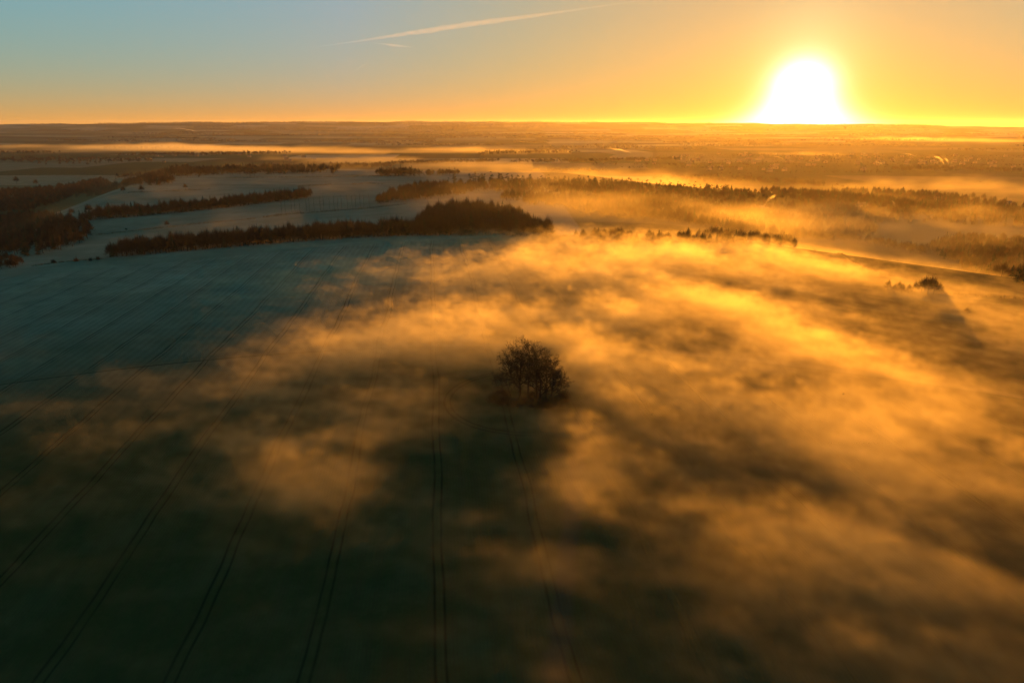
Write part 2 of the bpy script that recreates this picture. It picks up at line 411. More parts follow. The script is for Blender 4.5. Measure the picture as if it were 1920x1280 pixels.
na_ = fft_noise((nx, ny, nz), cell, 60.0, 1.80, 4, (1.75, 0.62, 0.7), math.radians(-38))
nb_ = fft_noise((nx, ny, nz), cell, 50.0, 1.80, 14, (1.8, 0.60, 0.7), math.radians(-8))
th_ = (ss(-60, 110, MX)*math.pi/2)[..., None]
n3 = (na_*np.sin(th_) + nb_*np.cos(th_)).astype(np.float32); del na_, nb_
nf = fft_noise((nx, ny, nz), cell, 9.0, 1.35, 24, (1.5, 0.8, 0.7), math.radians(-50))
n3 = 0.9*n3 + 0.52*nf*np.clip(0.6 + 0.5*n3, 0, 2); del nf
veil = (ss(-130, 70, MX)*0.33 + 0.13*ss(-250, -80, MX))*ss(30, 130, MY + 0.6*MX)
dens = np.zeros((nx, ny, nz), np.float32)
Zr = zs[None, None, :] - MG[..., None]
top = np.clip(6.5 + 5.5*np.clip(W, 0, 1.6), 2.0, 15)[..., None]*np.clip(1 + 0.22*n3, 0.2, 1.8)
prof = np.clip((top - Zr)/8.0, 0, 1)**1.3*(Zr > -2.5)
Wp = np.clip(W, 0, 1.2)
amt = np.clip(0.34*W[..., None] + veil[..., None] + 0.02 + (0.10 + 0.15*Wp[..., None] + 0.30*veil[..., None])*n3, 0, 3.0)
edge = ss(mx0, mx0+60, MX)*ss(mx1, mx1-60, MX)*ss(my0, my0+20, MY)*ss(my1, my1-60, MY)
edge = edge*(1 - 0.5*ss(215, 320, MX)*ss(330, 440, MY))
dens = (prof*amt*edge[..., None]*MIST_D).astype(np.float32)
dens[dens < MIST_D*0.02] = 0
tag(volume_object('ground_mist', (mx0, my0, mz0), (mx1, my1, mz1), dens, mm), 'thin golden ground mist drifting over the crop field', 'mist', kind='stuff')

# valley mist among the woods, and fog banks lying on the plain
def far_mist(name, label, x0, x1, y0, y1, z0, z1, n, bl, thick, dens0, corr, seed, base, namp, mat, left_thin=False):
    nx, ny, nz = n
    xs = np.linspace(x0, x1, nx); ys = np.linspace(y0, y1, ny); zs = np.linspace(z0, z1, nz)
    MX, MY = np.meshgrid(xs, ys, indexing='ij'); G = ground_z(MX, MY)
    kz = G + 5 - CAMH
    fw = MY*math.cos(PITCH) - kz*math.sin(PITCH); uw = MY*math.sin(PITCH) + kz*math.cos(PITCH)
    PX, PY = 960 + FPX*MX/fw, 640 - FPX*uw/fw
    W = np.full(MX.shape, base)
    for (cx, cyy, wx, wy, a, rot) in bl:
        r = math.radians(rot); dx, dy = PX - cx, PY - cyy
        u = dx*math.cos(r) + dy*math.sin(r); v = -dx*math.sin(r) + dy*math.cos(r)
        W += a*np.exp(-((u/wx)**2 + (v/wy)**2))
    if left_thin: W = W*(0.4 + 0.6*ss(780, 1050, PX))
    cell = ((x1-x0)/nx, (y1-y0)/ny, (z1-z0)/nz)
    nn = fft_noise((nx, ny, nz), cell, corr, 2.0, seed, (1.5, 0.7, 0.6), math.radians(-12))
    Zr = zs[None, None, :] - G[..., None]
    top = thick*np.clip(0.5 + 0.5*W, 0.2, 1.6)[..., None]*np.clip(1 + 0.3*nn, 0.3, 1.8)
    prof = np.clip((top - Zr)/(thick*0.8), 0, 1)*(Zr > -cell[2]*1.2)
    edge = ss(x0, x0+120, MX)*ss(x1, x1-120, MX)*ss(y0, y0+80, MY)*ss(y1, y1-120, MY)
    d = (prof*np.clip(W[..., None] + namp*nn, 0, 3)*edge[..., None]*dens0).astype(np.float32)
    d[d < dens0*0.03] = 0
    tag(volume_object(name, (x0, y0, z0), (x1, y1, z1), d, mat), label, 'mist', kind='stuff')
mv = vol_mat('valley_mist', 1.0, MIST_G, attr='density', step=3.0)
far_mist('valley_mist', 'glowing mist pooled between the woods in the valley', -760, 1250, 560, 1750, -75, 25, (170, 110, 34),
    [(1250, 440, 300, 28, 1.2, 5), (1100, 402, 120, 18, .4, 15), (1350, 425, 250, 15, .25, 5), (1600, 425, 200, 22, .9, 5), (1850, 440, 140, 40, .6, 0),
     (1750, 340, 250, 14, .8, 0), (1000, 366, 160, 6, .35, 5), (880, 372, 100, 8, .3, 0), (100, 340, 200, 14, .5, 0), (1300, 345, 300, 10, .4, 0)],
    28, 0.0019, 110, 11, 0.30, 0.20, mv, left_thin=True)
mp = vol_mat('plain_fog', 1.0, MIST_G, attr='density', step=3.0)
far_mist('plain_fog', 'bright fog banks lying low across the far plain', -4200, 4800, 1700, 8600, -75, 60, (320, 240, 32),
    [(350, 281, 380, 4, 2.6, 0.8), (60, 284, 160, 2.5, 1.2, 0), (850, 281, 160, 4, 1.2, 2), (1050, 285, 260, 3, .8, 0), (650, 300, 260, 7, .9, 2), (150, 308, 300, 12, .8, 0), (450, 300, 200, 5, .5, 0),
     (1000, 312, 260, 7, .7, 0), (1450, 300, 420, 20, .20, 0), (1500, 289, 140, 2.5, 1.0, 0), (1760, 263, 160, 2.5, 2.2, 1), (1800, 338, 160, 5, .7, 0), (1300, 318, 200, 5, .2, 0)],
    20, 0.0008, 500, 12, 0.10, 0.14, mp)

# ---------------------------------------------------------------- plants
def simple_mat(name, c1, c2, scale=0.5, rough=0.9, transl=0.0):
    m, t = nt_new(name); N = NT(t)
    g = N.n('ShaderNodeNewGeometry'); oi = N.n('ShaderNodeObjectInfo')
    f = N.noise(g.outputs['Position'], scale, 3)
    f = N.m('ADD', N.m('MULTIPLY', N.m('SUBTRACT', f, 0.5), 1.8), N.m('ADD', 0.25, N.m('MULTIPLY', oi.outputs['Random'], 0.5)), clamp=True)
    b = N.n('ShaderNodeBsdfPrincipled'); N.l(N.mix(f, c1, c2), b.inputs['Base Color'])
    b.inputs['Roughness'].default_value = rough; b.inputs['Specular IOR Level'].default_value = 0.15
    o = N.n('ShaderNodeOutputMaterial'); N.l(b.outputs[0], o.inputs['Surface']); return m
BARK = simple_mat('bark', (0.018, 0.014, 0.011), (0.038, 0.030, 0.022), 1.5)
TWIG = simple_mat('twigs', (0.022, 0.014, 0.010), (0.048, 0.029, 0.018), 0.08)
RUST = simple_mat('rusty_leaves', (0.050, 0.024, 0.012), (0.09, 0.042, 0.018), 0.08)
EVER = simple_mat('evergreen', (0.012, 0.020, 0.011), (0.030, 0.040, 0.020), 0.1)
HEDG = simple_mat('hedge_twigs', (0.030, 0.030, 0.016), (0.065, 0.048, 0.028), 0.2)

class Acc:
    def __init__(s): s.V = []; s.F = []; s.n = 0
    def add(s, V, F): s.V.append(V); s.F.append(F + s.n); s.n += len(V)
    def arr(s): return np.concatenate(s.V), np.concatenate(s.F)
def prisms(P0, P1, R0, R1, sides=3):
    """tapered prisms between point pairs, triangles"""
    P0 = np.asarray(P0, float); P1 = np.asarray(P1, float); R0 = np.asarray(R0, float); R1 = np.asarray(R1, float)
    d = P1 - P0; d /= np.linalg.norm(d, axis=1, keepdims=True) + 1e-9
    ref = np.where(np.abs(d[:, 2:3]) > .9, np.array([[1., 0, 0]]), np.array([[0, 0, 1.]]))
    a = np.cross(d, ref); a /= np.linalg.norm(a, axis=1, keepdims=True); b = np.cross(d, a)
    th = np.arange(sides)*2*math.pi/sides
    ring = a[:, None]*np.cos(th)[None, :, None] + b[:, None]*np.sin(th)[None, :, None]
    V = np.concatenate([P0[:, None] + ring*R0[:, None, None], P1[:, None] + ring*R1[:, None, None]], 1).reshape(-1, 3)
    j = np.arange(sides); k = (j+1) % sides
    f = np.concatenate([np.stack([j, k, k+sides], 1), np.stack([j, k+sides, j+sides], 1)])
    F = (f[None] + (np.arange(len(P0))*2*sides)[:, None, None]).reshape(-1, 3)
    return V, F
def grow(seed, h, spread, clear, depth=5, kids=(5, 4, 4, 3, 3), lean=(0, 0), r0=0.4):
    """a bare broadleaf tree: list of limbs as (p0, p1, r0, r1, level)"""
    R = np.random.default_rng(seed); seg = []
    def limb(p, d, L, r, lv):
        n = 5 if lv == 0 else (4 if lv < 3 else 3)
        pts = [p]; rad = [r]; d = d/np.linalg.norm(d)
        for i in range(n):
            w = 0.05 if lv == 0 else 0.18 + 0.03*lv
            d = d + R.normal(0, w, 3) + np.array([0, 0, 0.06 if lv > 0 else 0.02]); d /= np.linalg.norm(d)
            pts.append(pts[-1] + d*L/n); rad.append(r*(1 - (i+1)/n*(0.55 if lv < depth else 0.75)))
            seg.append((pts[-2], pts[-1], rad[-2], rad[-1], lv))
        if lv >= depth: return
        k = kids[lv]
        for q in range(k):
            t = (clear + (1-clear)*(q+0.7)/k) if lv == 0 else 0.25 + 0.75*(q+R.random()*0.8+.1)/k
            f = t*n; i = min(int(f), n-1); b = pts[i] + (pts[i+1]-pts[i])*(f-i)
            dd = (pts[i+1]-pts[i]); dd /= np.linalg.norm(dd)
            az = R.random()*2*math.pi if lv else (q*2.4 + seed)
            side = np.array([math.cos(az), math.sin(az), 0]); side -= dd*side.dot(dd)
            a = math.radians(R.uniform(22, 42) + (14*spread if lv == 0 else 8)) if t < .93 else math.radians(R.uniform(8, 20))
            nd = dd*math.cos(a) + side*math.sin(a)
            if lv >= 2: nd[2] -= 0.06
            rr = (rad[i])*(0.62 if lv == 0 else 0.58)
            LL = L*(0.62*(1.15 - 0.45*(t-clear)) if lv == 0 else R.uniform(0.52, 0.70))
            limb(b, nd, LL, max(rr, 0.012), lv+1)
        limb(pts[-1], d, L*(0.36 if lv == 0 else 0.45), rad[-1], lv+1)
    limb(np.zeros(3), np.array([lean[0], lean[1], 1.0]), h*0.62, r0, 0)
    return seg
def seg_mesh(seg, lv0, lv1, sides, minr=0.0):
    s = [q for q in seg if lv0 <= q[4] <= lv1]
    return prisms([q[0] for q in s], [q[1] for q in s], [max(q[2], minr) for q in s], [max(q[3], minr*0.7) for q in s], sides)

def blades(R, n, base, tip, w):
    """n thin spikes from base points to tip points"""
    d = tip - base; s = np.cross(d, R.normal(0, 1, (n, 3))); s /= np.linalg.norm(s, axis=1, keepdims=True)
    w = np.broadcast_to(w, (n,))[:, None]
    V = np.stack([base - s*w, base + s*w, tip], 1).reshape(-1, 3)
    return V, np.arange(3*n).reshape(-1, 3)
def low_bare(seed, h, w, n, bw=0.11, low=0.8):
    """a small bare tree seen far off: stem, boughs, and a haze of twigs"""
    R = np.random.default_rng(seed); a = Acc(); 
    V, F = prisms([[0, 0, -.3], [0, 0, h*.45]], [[0, 0, h*.45], [0, 0, h*.85]], [h*.022, h*.015], [h*.015, h*.004], 4); a.add(V, F)
    u = R.normal(0, 1, (n, 3)); u /= np.linalg.norm(u, axis=1, keepdims=True); u[:, 2] = np.abs(u[:, 2])*(1 + low) - low
    rad = R.uniform(.35, 1.0, (n, 1))**.6*(1 + .25*np.sin(u[:, :1]*5+seed)*np.cos(u[:, 1:2]*4))
    c = np.array([0, 0, h*.55]); sc = np.array([w/2, w/2, h*.45])
    tip = c + u*rad*sc; base = c*np.array([1, 1, .8]) + (tip - c)*R.uniform(.25, .75, (n, 1)); base[:, 2] -= h*.05
    V, F = blades(R, n, base, tip, bw); b = Acc(); b.add(V, F)
    return a.arr(), b.arr()
def low_conifer(seed, h, w, n, bw=0.28):
    R = np.random.default_rng(seed); a = Acc(); V, F = prisms([[0, 0, -.3]], [[0, 0, h*.97]], [h*.018], [h*.003], 4); a.add(V, F)
    t = R.random(n)**1.25; z = h*(.10 + .90*t); r = w/2*(1-t**1.5)*R.uniform(.75, 1.15, n) + .12
    az = R.random(n)*2*math.pi
    tip = np.stack([np.cos(az)*r, np.sin(az)*r, z - r*.25], 1); base = np.stack([np.cos(az)*r*.1, np.sin(az)*r*.1, z], 1)
    V, F = blades(R, n, base, tip, bw); b = Acc(); b.add(V, F)
    return a.arr(), b.arr()
def low_pine(seed, h, w, n):
    R = np.random.default_rng(seed); a = Acc()
    top = np.array([R.normal(0, .6), R.normal(0, .6), h*.9])
    V, F = prisms([[0, 0, -.3], top*.55], [top*.55, top], [h*.018, h*.013], [h*.013, h*.004], 5); a.add(V, F)
    b = Acc()
    for k in range(9):
        z = h*R.uniform(.32, .97); az = R.random()*6.28; r = w*.33*R.uniform(.1, 1)*(1.3 - z/h*.7)
        c = np.array([math.cos(az)*r, math.sin(az)*r, z]); m = n//9
        u = R.normal(0, 1, (m, 3)); u /= np.linalg.norm(u, axis=1, keepdims=True)
        tip = c + u*np.array([w*.24, w*.24, h*.07])*R.uniform(.6, 1.15, (m, 1)); base = c + (tip-c)*.1
        V, F = blades(R, m, base, tip, .22); b.add(V, F)
        V, F = prisms([[top[0]*z/h, top[1]*z/h, z*.93]], [c], [.09], [.04], 3); a.add(V, F)
    return a.arr(), b.arr()
def bush_geo(seed, h, w, n, bw=.06):
    R = np.random.default_rng(seed)
    u = R.normal(0, 1, (n, 3)); u /= np.linalg.norm(u, axis=1, keepdims=True); u[:, 2] = np.abs(u[:, 2])
    lump = 1 + .25*np.sin(4*u[:, :1]+seed)*np.sin(5*u[:, 1:2]+2*seed)
    tip = u*np.array([w/2, w/2, h])*R.uniform(.55, 1.05, (n, 1))*lump; base = tip*R.uniform(.05, .5, (n, 1))*np.array([1.2, 1.2, 1])
    return blades(R, n, base, tip, bw)
def two(name, ab, m1, m2):
    """trunk and crown in one mesh, for trees too small in the picture to show parts"""
    (V1, F1), (V2, F2) = ab
    return mesh_np(name, np.concatenate([V1, V2]), np.concatenate([F1, F2+len(V1)]), (m1, m2), [0]*len(F1) + [1]*len(F2))

rng = np.random.default_rng(77)
def place(name, me, x, y, s, label, cat, group=None, rz=None, sz=None, sink=0.0):
    o = link(name, me, None, (x, y, gz(x, y) - sink)); o.rotation_euler.z = rng.random()*6.28 if rz is None else rz
    o.scale = (s, s, s if sz is None else sz); return tag(o, label, cat, group)
def along(pts, step, jit=0.3):
    """points on the ground under a line given in photograph pixels"""
    P = [np.array(at(*p)) for p in pts]; out = []
    for a, b in zip(P[:-1], P[1:]):
        L = np.linalg.norm(b-a); n = max(1, int(round(L/step)))
        for i in range(n): out.append(a + (b-a)*(i + rng.uniform(-jit, jit))/n)
    return out
def inside(px, py, poly):
    c = np.zeros(px.shape, bool); n = len(poly)
    for i in range(n):
        x1_, y1_ = poly[i]; x2_, y2_ = poly[(i+1) % n]
        if y1_ == y2_: continue
        c ^= ((y1_ > py) != (y2_ > py)) & (px < (x2_-x1_)*(py-y1_)/(y2_-y1_) + x1_)
    return c
def world_poly(poly): return [at(*p) for p in poly]
def scatter(wp, n):
    xs_ = [p[0] for p in wp]; ys_ = [p[1] for p in wp]; out = []
    while len(out) < n:
        X_ = rng.uniform(min(xs_), max(xs_), 4*n); Y_ = rng.uniform(min(ys_), max(ys_), 4*n)
        k = inside(X_, Y_, wp); out += list(zip(X_[k], Y_[k]))
    return np.array(out[:n])
def join_trees(name, pts, protos, hs, label, cat='woodland', kinds=None, size=None):
    """one mass of far trees: every tree its own stem and crown, joined as one mesh"""
    Vs, Fs, Ms = [], [], []; n = 0; mats = [BARK, TWIG, EVER, RUST]
    z = ground_z(pts[:, 0], pts[:, 1])
    pick = rng.choice(len(protos), len(pts), p=kinds)
    for j, (ab, mk) in enumerate(protos):
        P = np.where(pick == j)[0]
        if not len(P): continue
        (V1, F1), (V2, F2) = ab; V0 = np.concatenate([V1, V2]); F0 = np.concatenate([F1, F2+len(V1)])
        m0 = np.array([0]*len(F1) + [mk]*len(F2))
        a = rng.random(len(P))*6.28; s = hs*rng.uniform(.72, 1.15, len(P))*(1 if size is None else size(pts[P])); sw = s*rng.uniform(.85, 1.2, len(P))
        X_ = (V0[None, :, 0]*np.cos(a)[:, None] - V0[None, :, 1]*np.sin(a)[:, None])*sw[:, None] + pts[P, 0][:, None]
        Y_ = (V0[None, :, 0]*np.sin(a)[:, None] + V0[None, :, 1]*np.cos(a)[:, None])*sw[:, None] + pts[P, 1][:, None]
        Z_ = V0[None, :, 2]*s[:, None] + z[P][:, None]
        Vs.append(np.stack([X_, Y_, Z_], -1).reshape(-1, 3))
        Fs.append((F0[None] + (np.arange(len(P))*len(V0))[:, None, None]).reshape(-1, 3) + n); n += len(P)*len(V0)
        Ms.append(np.tile(m0, len(P)))
    me = mesh_np(name, np.concatenate(Vs), np.concatenate(Fs), mats, np.concatenate(Ms))
    return tag(link(name, me), label, cat, kind='stuff')

# prototypes with a height of 1 unit = 1 m at scale 1
B_LOW = [(low_bare(s, 13.5, 11, 300, .12), 1) for s in (1, 2, 3)]
C_LOW = [(low_conifer(s, 13, 6.4, 210), 2) for s in (4, 5)]
P_LOW = [(low_pine(s, 18, 9, 240), 2) for s in (6, 7, 8)]
R_LOW = [(low_bare(s, 12, 8.5, 230, .14), 3) for s in (9, 10)]
B_FAR = [(low_bare(s, 14, 12, 70, .5), 1) for s in (11, 12, 13)]
C_FAR = [(low_conifer(s, 15, 7, 44, .6), 2) for s in (14, 15)]
me_bare = [two('bare_tree', ab, BARK, TWIG) for ab, _ in B_LOW]
me_con = [two('conifer', ab, BARK, EVER) for ab, _ in C_LOW]
me_pine = [two('pine_tree', ab, BARK, EVER) for ab, _ in P_LOW]
me_rust = [two('rusty_tree', ab, BARK, RUST) for ab, _ in R_LOW]

# ---- the clump in the middle of the field, each tree with its own trunk and crown
def clump_tree(px, py, h, spread, seed, label, r0, clear=0.30, lean=(0, 0), depth=5, kids=(7, 4, 4, 3, 2), name='beech_tree'):
    x, y = at(px, py); root = bpy.data.objects.new(name, None); COL.objects.link(root); root.location = (x, y, gz(x, y) - .1)
    tag(root, label, 'tree', 'bare trees of the clump in the middle of the field')
    seg = grow(seed, h, spread, clear, depth, kids, lean, r0)
    ztop = max(q[1][2] for q in seg); s = h/ztop
    seg = [(a*s, b*s, c, d, l) for a, b, c, d, l in seg]
    V, F = seg_mesh(seg, 0, 0, 8); tr = link('trunk', mesh_np('trunk', V, F, (BARK,), smooth=True), root)
    A = Acc(); A.add(*seg_mesh(seg, 1, 2, 4, .035)); A.add(*seg_mesh(seg, 3, depth, 3, .024))
    V, F = A.arr(); link('crown', mesh_np('crown', V, F, (BARK,)), root)
    return root
clump_tree(974, 748, 20.5, 1.0, 3, 'tall bare tree with a dark trunk, leftmost tall one of the clump', .50, lean=(-.05, 0), kids=(8, 5, 4, 3, 2))
clump_tree(990, 738, 20.0, .8, 12, 'slim bare tree standing behind between the two tall dark trunks', .30, lean=(.03, .05))
clump_tree(1006, 752, 19.5, .9, 23, 'tall bare tree with twin dark stems right of the clump middle', .36, lean=(.03, 0))
clump_tree(1013, 756, 17.5, 1.1, 31, 'bare tree forking low and spreading right in the clump', .30, clear=.2, lean=(.04, 0))
clump_tree(1032, 752, 12.0, 1.3, 44, 'shorter bushy bare tree at the right rim of the clump', .22, clear=.12, lean=(.05, 0), depth=5)
clump_tree(1024, 748, 15.5, 1.2, 71, 'broad twiggy bare tree between the low forking tree and the right rim', .28, clear=.16, lean=(.0, .03), kids=(8, 5, 4, 3, 2))
clump_tree(958, 742, 9.5, 1.2, 57, 'small leaning bare tree at the left rim of the clump', .17, clear=.15, lean=(-.42, 0), depth=4, kids=(8, 4, 3, 2, 2))
for i, (px, py, h, w, lb) in enumerate(((928, 752, 4.0, 8, 'wide dark bramble bush at the far left foot of the clump'), (948, 757, 3.4, 8, 'dark bush under the small leaning tree'),
        (967, 760, 3.0, 7, 'low bush before the tallest trunk of the clump'), (985, 757, 2.6, 6, 'low bush between the trunks of the clump'), (1003, 762, 3.4, 7, 'dark bush at the foot of the twin stems'),
        (1022, 764, 3.6, 8, 'rounded bush in front of the low forking tree'), (1040, 760, 4.6, 8, 'tall thicket of brush at the right of the clump'), (1055, 752, 4.8, 7, 'brushy bush at the outermost right rim of the clump'),
        (1000, 745, 3.0, 8, 'low bush behind the twin stems'), (940, 742, 3.4, 7, 'bush behind the small leaning tree'))):
    x, y = at(px, py); V, F = bush_geo(100+i, h, w, 1500, .035)
    tag(link('bush', mesh_np('bush', V, F, (TWIG if i % 2 else HEDG,)), None, (x, y, gz(x, y) - .1)), lb, 'bush', 'bushes at the foot of the clump')

# ---- the belt of trees along the crest of the field
belt = [(203, 483), (300, 475), (450, 462), (600, 450), (750, 443), (905, 441), (1035, 443)]
bp_ = along(belt, 3.6); k = 0
for row in range(2):
    for i, p in enumerate(bp_):
        q = np.array(p) + np.array([rng.uniform(-1.2, 1.2), 4.5*row + rng.uniform(-1, 1)])
        j = int(rng.choice(5, p=[.29, .29, .28, .07, .07])); f = i/len(bp_)
        part = 'left end' if f < .3 else 'middle' if f < .68 else 'hill wood end'
        kd = 'bare brown tree' if j < 3 else 'dark conifer'
        place('bare_tree' if j < 3 else 'conifer', (me_bare + me_con)[j], q[0], q[1], rng.uniform(.68, 1.18),
              '%s in %s of the long belt, %s' % (kd, ('front row', 'second row')[row], part), 'tree', '%ss of the long belt, %s, %s' % (kd, ('front row', 'second row')[row], part))
inner = np.array([np.array(p) + (rng.uniform(-2, 2), rng.uniform(9, 24)) for p in bp_ for _ in range(3)])
join_trees('belt_wood', inner, B_LOW + C_LOW, 1.05, 'dense trees filling the long belt behind its front rows', kinds=[.3, .3, .28, .06, .06])
wp = world_poly([(775, 442), (1045, 446), (1020, 432), (975, 412), (900, 402), (800, 408)])
join_trees('hill_wood', scatter(wp, 480), B_LOW + C_LOW, 1.3, 'rounded dark wood at the right end of the belt', kinds=[.29, .29, .28, .07, .07], size=lambda q: np.interp(q[:, 0]/q[:, 1], [-.14, -.08, .0, .04, .06], [.8, 1.05, .9, .6, .35]))
# field shrubs before the belt
for px, py, s, lb in ((101, 493, .36, 'round dark shrub on the frosty bank at the left edge of the crop field'), (143, 490, .36, 'round shrub beside the hedge at the belt end'),
                  (170, 489, .28, 'low shrub beside the end of the belt'), (184, 487, .32, 'small upright shrub nearest the end of the belt')):
    V, F = bush_geo(px, 5.2, 6, 500, .09); x, y = at(px, py)
    o = link('shrub', mesh_np('shrub', V, F, (TWIG,)), None, (x, y, gz(x, y)-.1)); o.scale = (s*2.2,)*3; tag(o, lb, 'shrub', 'shrubs on the field edge')
# ---- second belt
b2 = along([(152, 416), (240, 408), (350, 398), (450, 387), (580, 371)], 4.6)
for row in range(2):
    for p in b2:
        q = np.array(p) + (rng.uniform(-1.5, 1.5), 6*row + rng.uniform(-1, 1))
        j = int(rng.choice(5, p=[.15, .15, .24, .23, .23])); part = 'left half' if q[0]/q[1] < -.40 else 'right half'
        kd = 'dark conifer' if j < 2 else 'bare brown tree'
        place('conifer' if j < 2 else 'bare_tree', (me_con + me_bare)[j], q[0], q[1], rng.uniform(.7, 1.15),
              '%s in the %s of the second belt beyond the frosty fields' % (kd, part), 'tree', '%ss of the second belt, %s' % (kd, part))
inner = np.array([np.array(p) + (rng.uniform(-2, 2), rng.uniform(11, 34)) for p in b2 for _ in range(3)])
join_trees('second_belt_wood', inner, B_LOW + C_LOW, 1.05, 'dense trees filling the second belt behind its front rows', kinds=[.24, .24, .24, .14, .14])
# ---- woods on the left
for nm, poly, n, hs, kd, lb in (
    ('bank_wood', [(-60, 486), (60, 483), (130, 466), (178, 446), (172, 430), (150, 418), (100, 412), (60, 405), (-60, 415)], 900, 1.0, [.2, .2, .2, .1, .1, .1, .1], 'brown wood on the bank at the left edge'),
    ('corner_copse', [(-80, 522), (50, 500), (46, 492), (-80, 494)], 200, .55, [.2, .1, .1, .0, .0, .3, .3], 'rusty copse at the far left edge of the crop field'),
    ('valley_wood', [(-60, 408), (70, 396), (130, 372), (185, 350), (240, 352), (300, 350), (330, 342), (300, 334), (190, 338), (120, 352), (-60, 366)], 1300, 1.0, [.2, .2, .2, .06, .04, .15, .15], 'bare wood falling into the valley on the left'),
    ('gable_wood', [(140, 372), (160, 352), (210, 348), (225, 356), (180, 368)], 200, 1.1, [.1, .1, .1, .3, .3, .05, .05], 'dark rounded copse above the valley wood'),
    ('poplar_copse', [(700, 385), (770, 378), (880, 364), (870, 352), (780, 352), (720, 372)], 260, .95, [.25, .25, .25, .1, .05, .05, .05], 'bare copse behind the row of thin poplars')):
    join_trees(nm, scatter(world_poly(poly), n), B_LOW + C_LOW + R_LOW, hs, lb, kinds=kd)
# ---- row of thin poplars
def poplar_parts():
    R = np.random.default_rng(5); V, F = prisms([[0, 0, -.3], [0, 0, 7]], [[0, 0, 7], [0, 0, 15.5]], [.16, .11], [.11, .02], 5)
    tr = mesh_np('trunk', V, F, (BARK,)); z = R.uniform(4, 15, 130); az_ = R.random(130)*6.28; r = R.uniform(.5, 1.3, 130)*(1.2 - z/20)
    base = np.stack([0*z, 0*z, z], 1); tip = np.stack([np.cos(az_)*r, np.sin(az_)*r, z+1.3], 1); V, F = blades(R, 130, base, tip, .04)
    return tr, mesh_np('crown', V, F, (TWIG,))
pt, pcw = poplar_parts()
for i, p in enumerate(along([(528, 401), (600, 395), (700, 387)], 5.2, .2)):
    r_ = bpy.data.objects.new('poplar_tree', None); COL.objects.link(r_); r_.location = (p[0], p[1], gz(*p)); s = rng.uniform(.85, 1.1); r_.scale = (s, s, s); r_.rotation_euler.z = rng.random()*6
    tag(r_, 'thin bare poplar in the row beyond the frosty field', 'tree', 'row of thin poplars')
    link('trunk', pt, r_); link('crown', pcw, r_)
# ---- pines on the rise
for i, p in enumerate(along([(842, 350), (900, 349), (1000, 352), (1100, 357), (1200, 362), (1320, 370), (1420, 380)], 9.5)):
    for k in range(2):
        q = np.array(p) + (rng.uniform(-6, 6), rng.uniform(-6, 6) + 14*k)
        j = int(rng.choice(4, p=[.28, .28, .28, .16])); part = 'left of' if q[0]/q[1] < .11 else 'right of'
        kd = 'tall ragged pine' if j < 3 else 'bare tree between the pines'
        place('pine_tree' if j < 3 else 'bare_tree', (me_pine + me_bare[:1])[j], q[0], q[1], rng.uniform(.8, 1.2),
              '%s in the misty row on the rise, %s its middle' % (kd, part), 'tree', '%ss in the row on the rise, %s its middle' % (kd, part))
for nm, poly, n, hs, kd, lb in (
    ('rise_wood', [(850, 360), (1000, 366), (1200, 386), (1420, 402), (1640, 402), (1660, 372), (1400, 362), (1200, 352), (900, 347)], 1300, 1.0, [.2, .2, .2, .12, .12, .08, .08], 'wooded rise below the ragged pines'),
    ('slope_wood', [(930, 376), (1060, 392), (1120, 410), (1380, 438), (1640, 440), (1660, 404), (1400, 398), (1120, 380), (960, 366)], 1300, .95, [.25, .25, .25, .05, .05, .08, .07], 'wood on the misty slope right of the hill wood'),
    ('hazy_wood', [(1540, 412), (1700, 420), (1880, 425), (1960, 435), (1960, 400), (1860, 378), (1700, 364), (1560, 360)], 1100, 1.15, [.2, .2, .2, .12, .12, .08, .08], 'hazy wood at the right with a domed outline'),
    ('hollow_copse', [(1050, 450), (1250, 466), (1500, 466), (1480, 452), (1250, 452), (1120, 440)], 260, .7, [.25, .25, .25, .05, .05, .08, .07], 'tree line drowned in glowing mist beyond the field'),
    ('right_wood', [(1730, 470), (1800, 500), (1900, 530), (1990, 550), (1990, 462), (1900, 452), (1780, 448)], 700, .95, [.2, .2, .2, .12, .12, .08, .08], 'dark wood at the right edge beyond the lower field')):
    join_trees(nm, scatter(world_poly(poly), n), B_LOW + C_LOW + R_LOW, hs, lb, kinds=kd)
for i, p in enumerate(along([(1585, 452), (1640, 460), (1700, 472), (1745, 482)], 9)):
    for k in range(2):
        place('bare_tree', me_bare[i % 3], p[0] + rng.uniform(-3, 3), p[1] + 9*k + rng.uniform(-2, 2), rng.uniform(.85, 1.1), 'bare tree in the misty row beyond the right field edge', 'tree', 'misty row of bare trees')
for px, py, s, lb in ((1593, 372, 1.5, 'leftmost of the four hazy pointed conifers'), (1616, 372, 1.65, 'tallest of the four hazy pointed conifers'), (1634, 372, 1.3, 'shortest of the four hazy pointed conifers'), (1655, 372, 1.6, 'rightmost of the four hazy pointed conifers')):
    x, y = at(px, py); place('conifer', me_con[px % 2], x, y, s*1.15, lb, 'tree', 'four hazy pointed conifers')
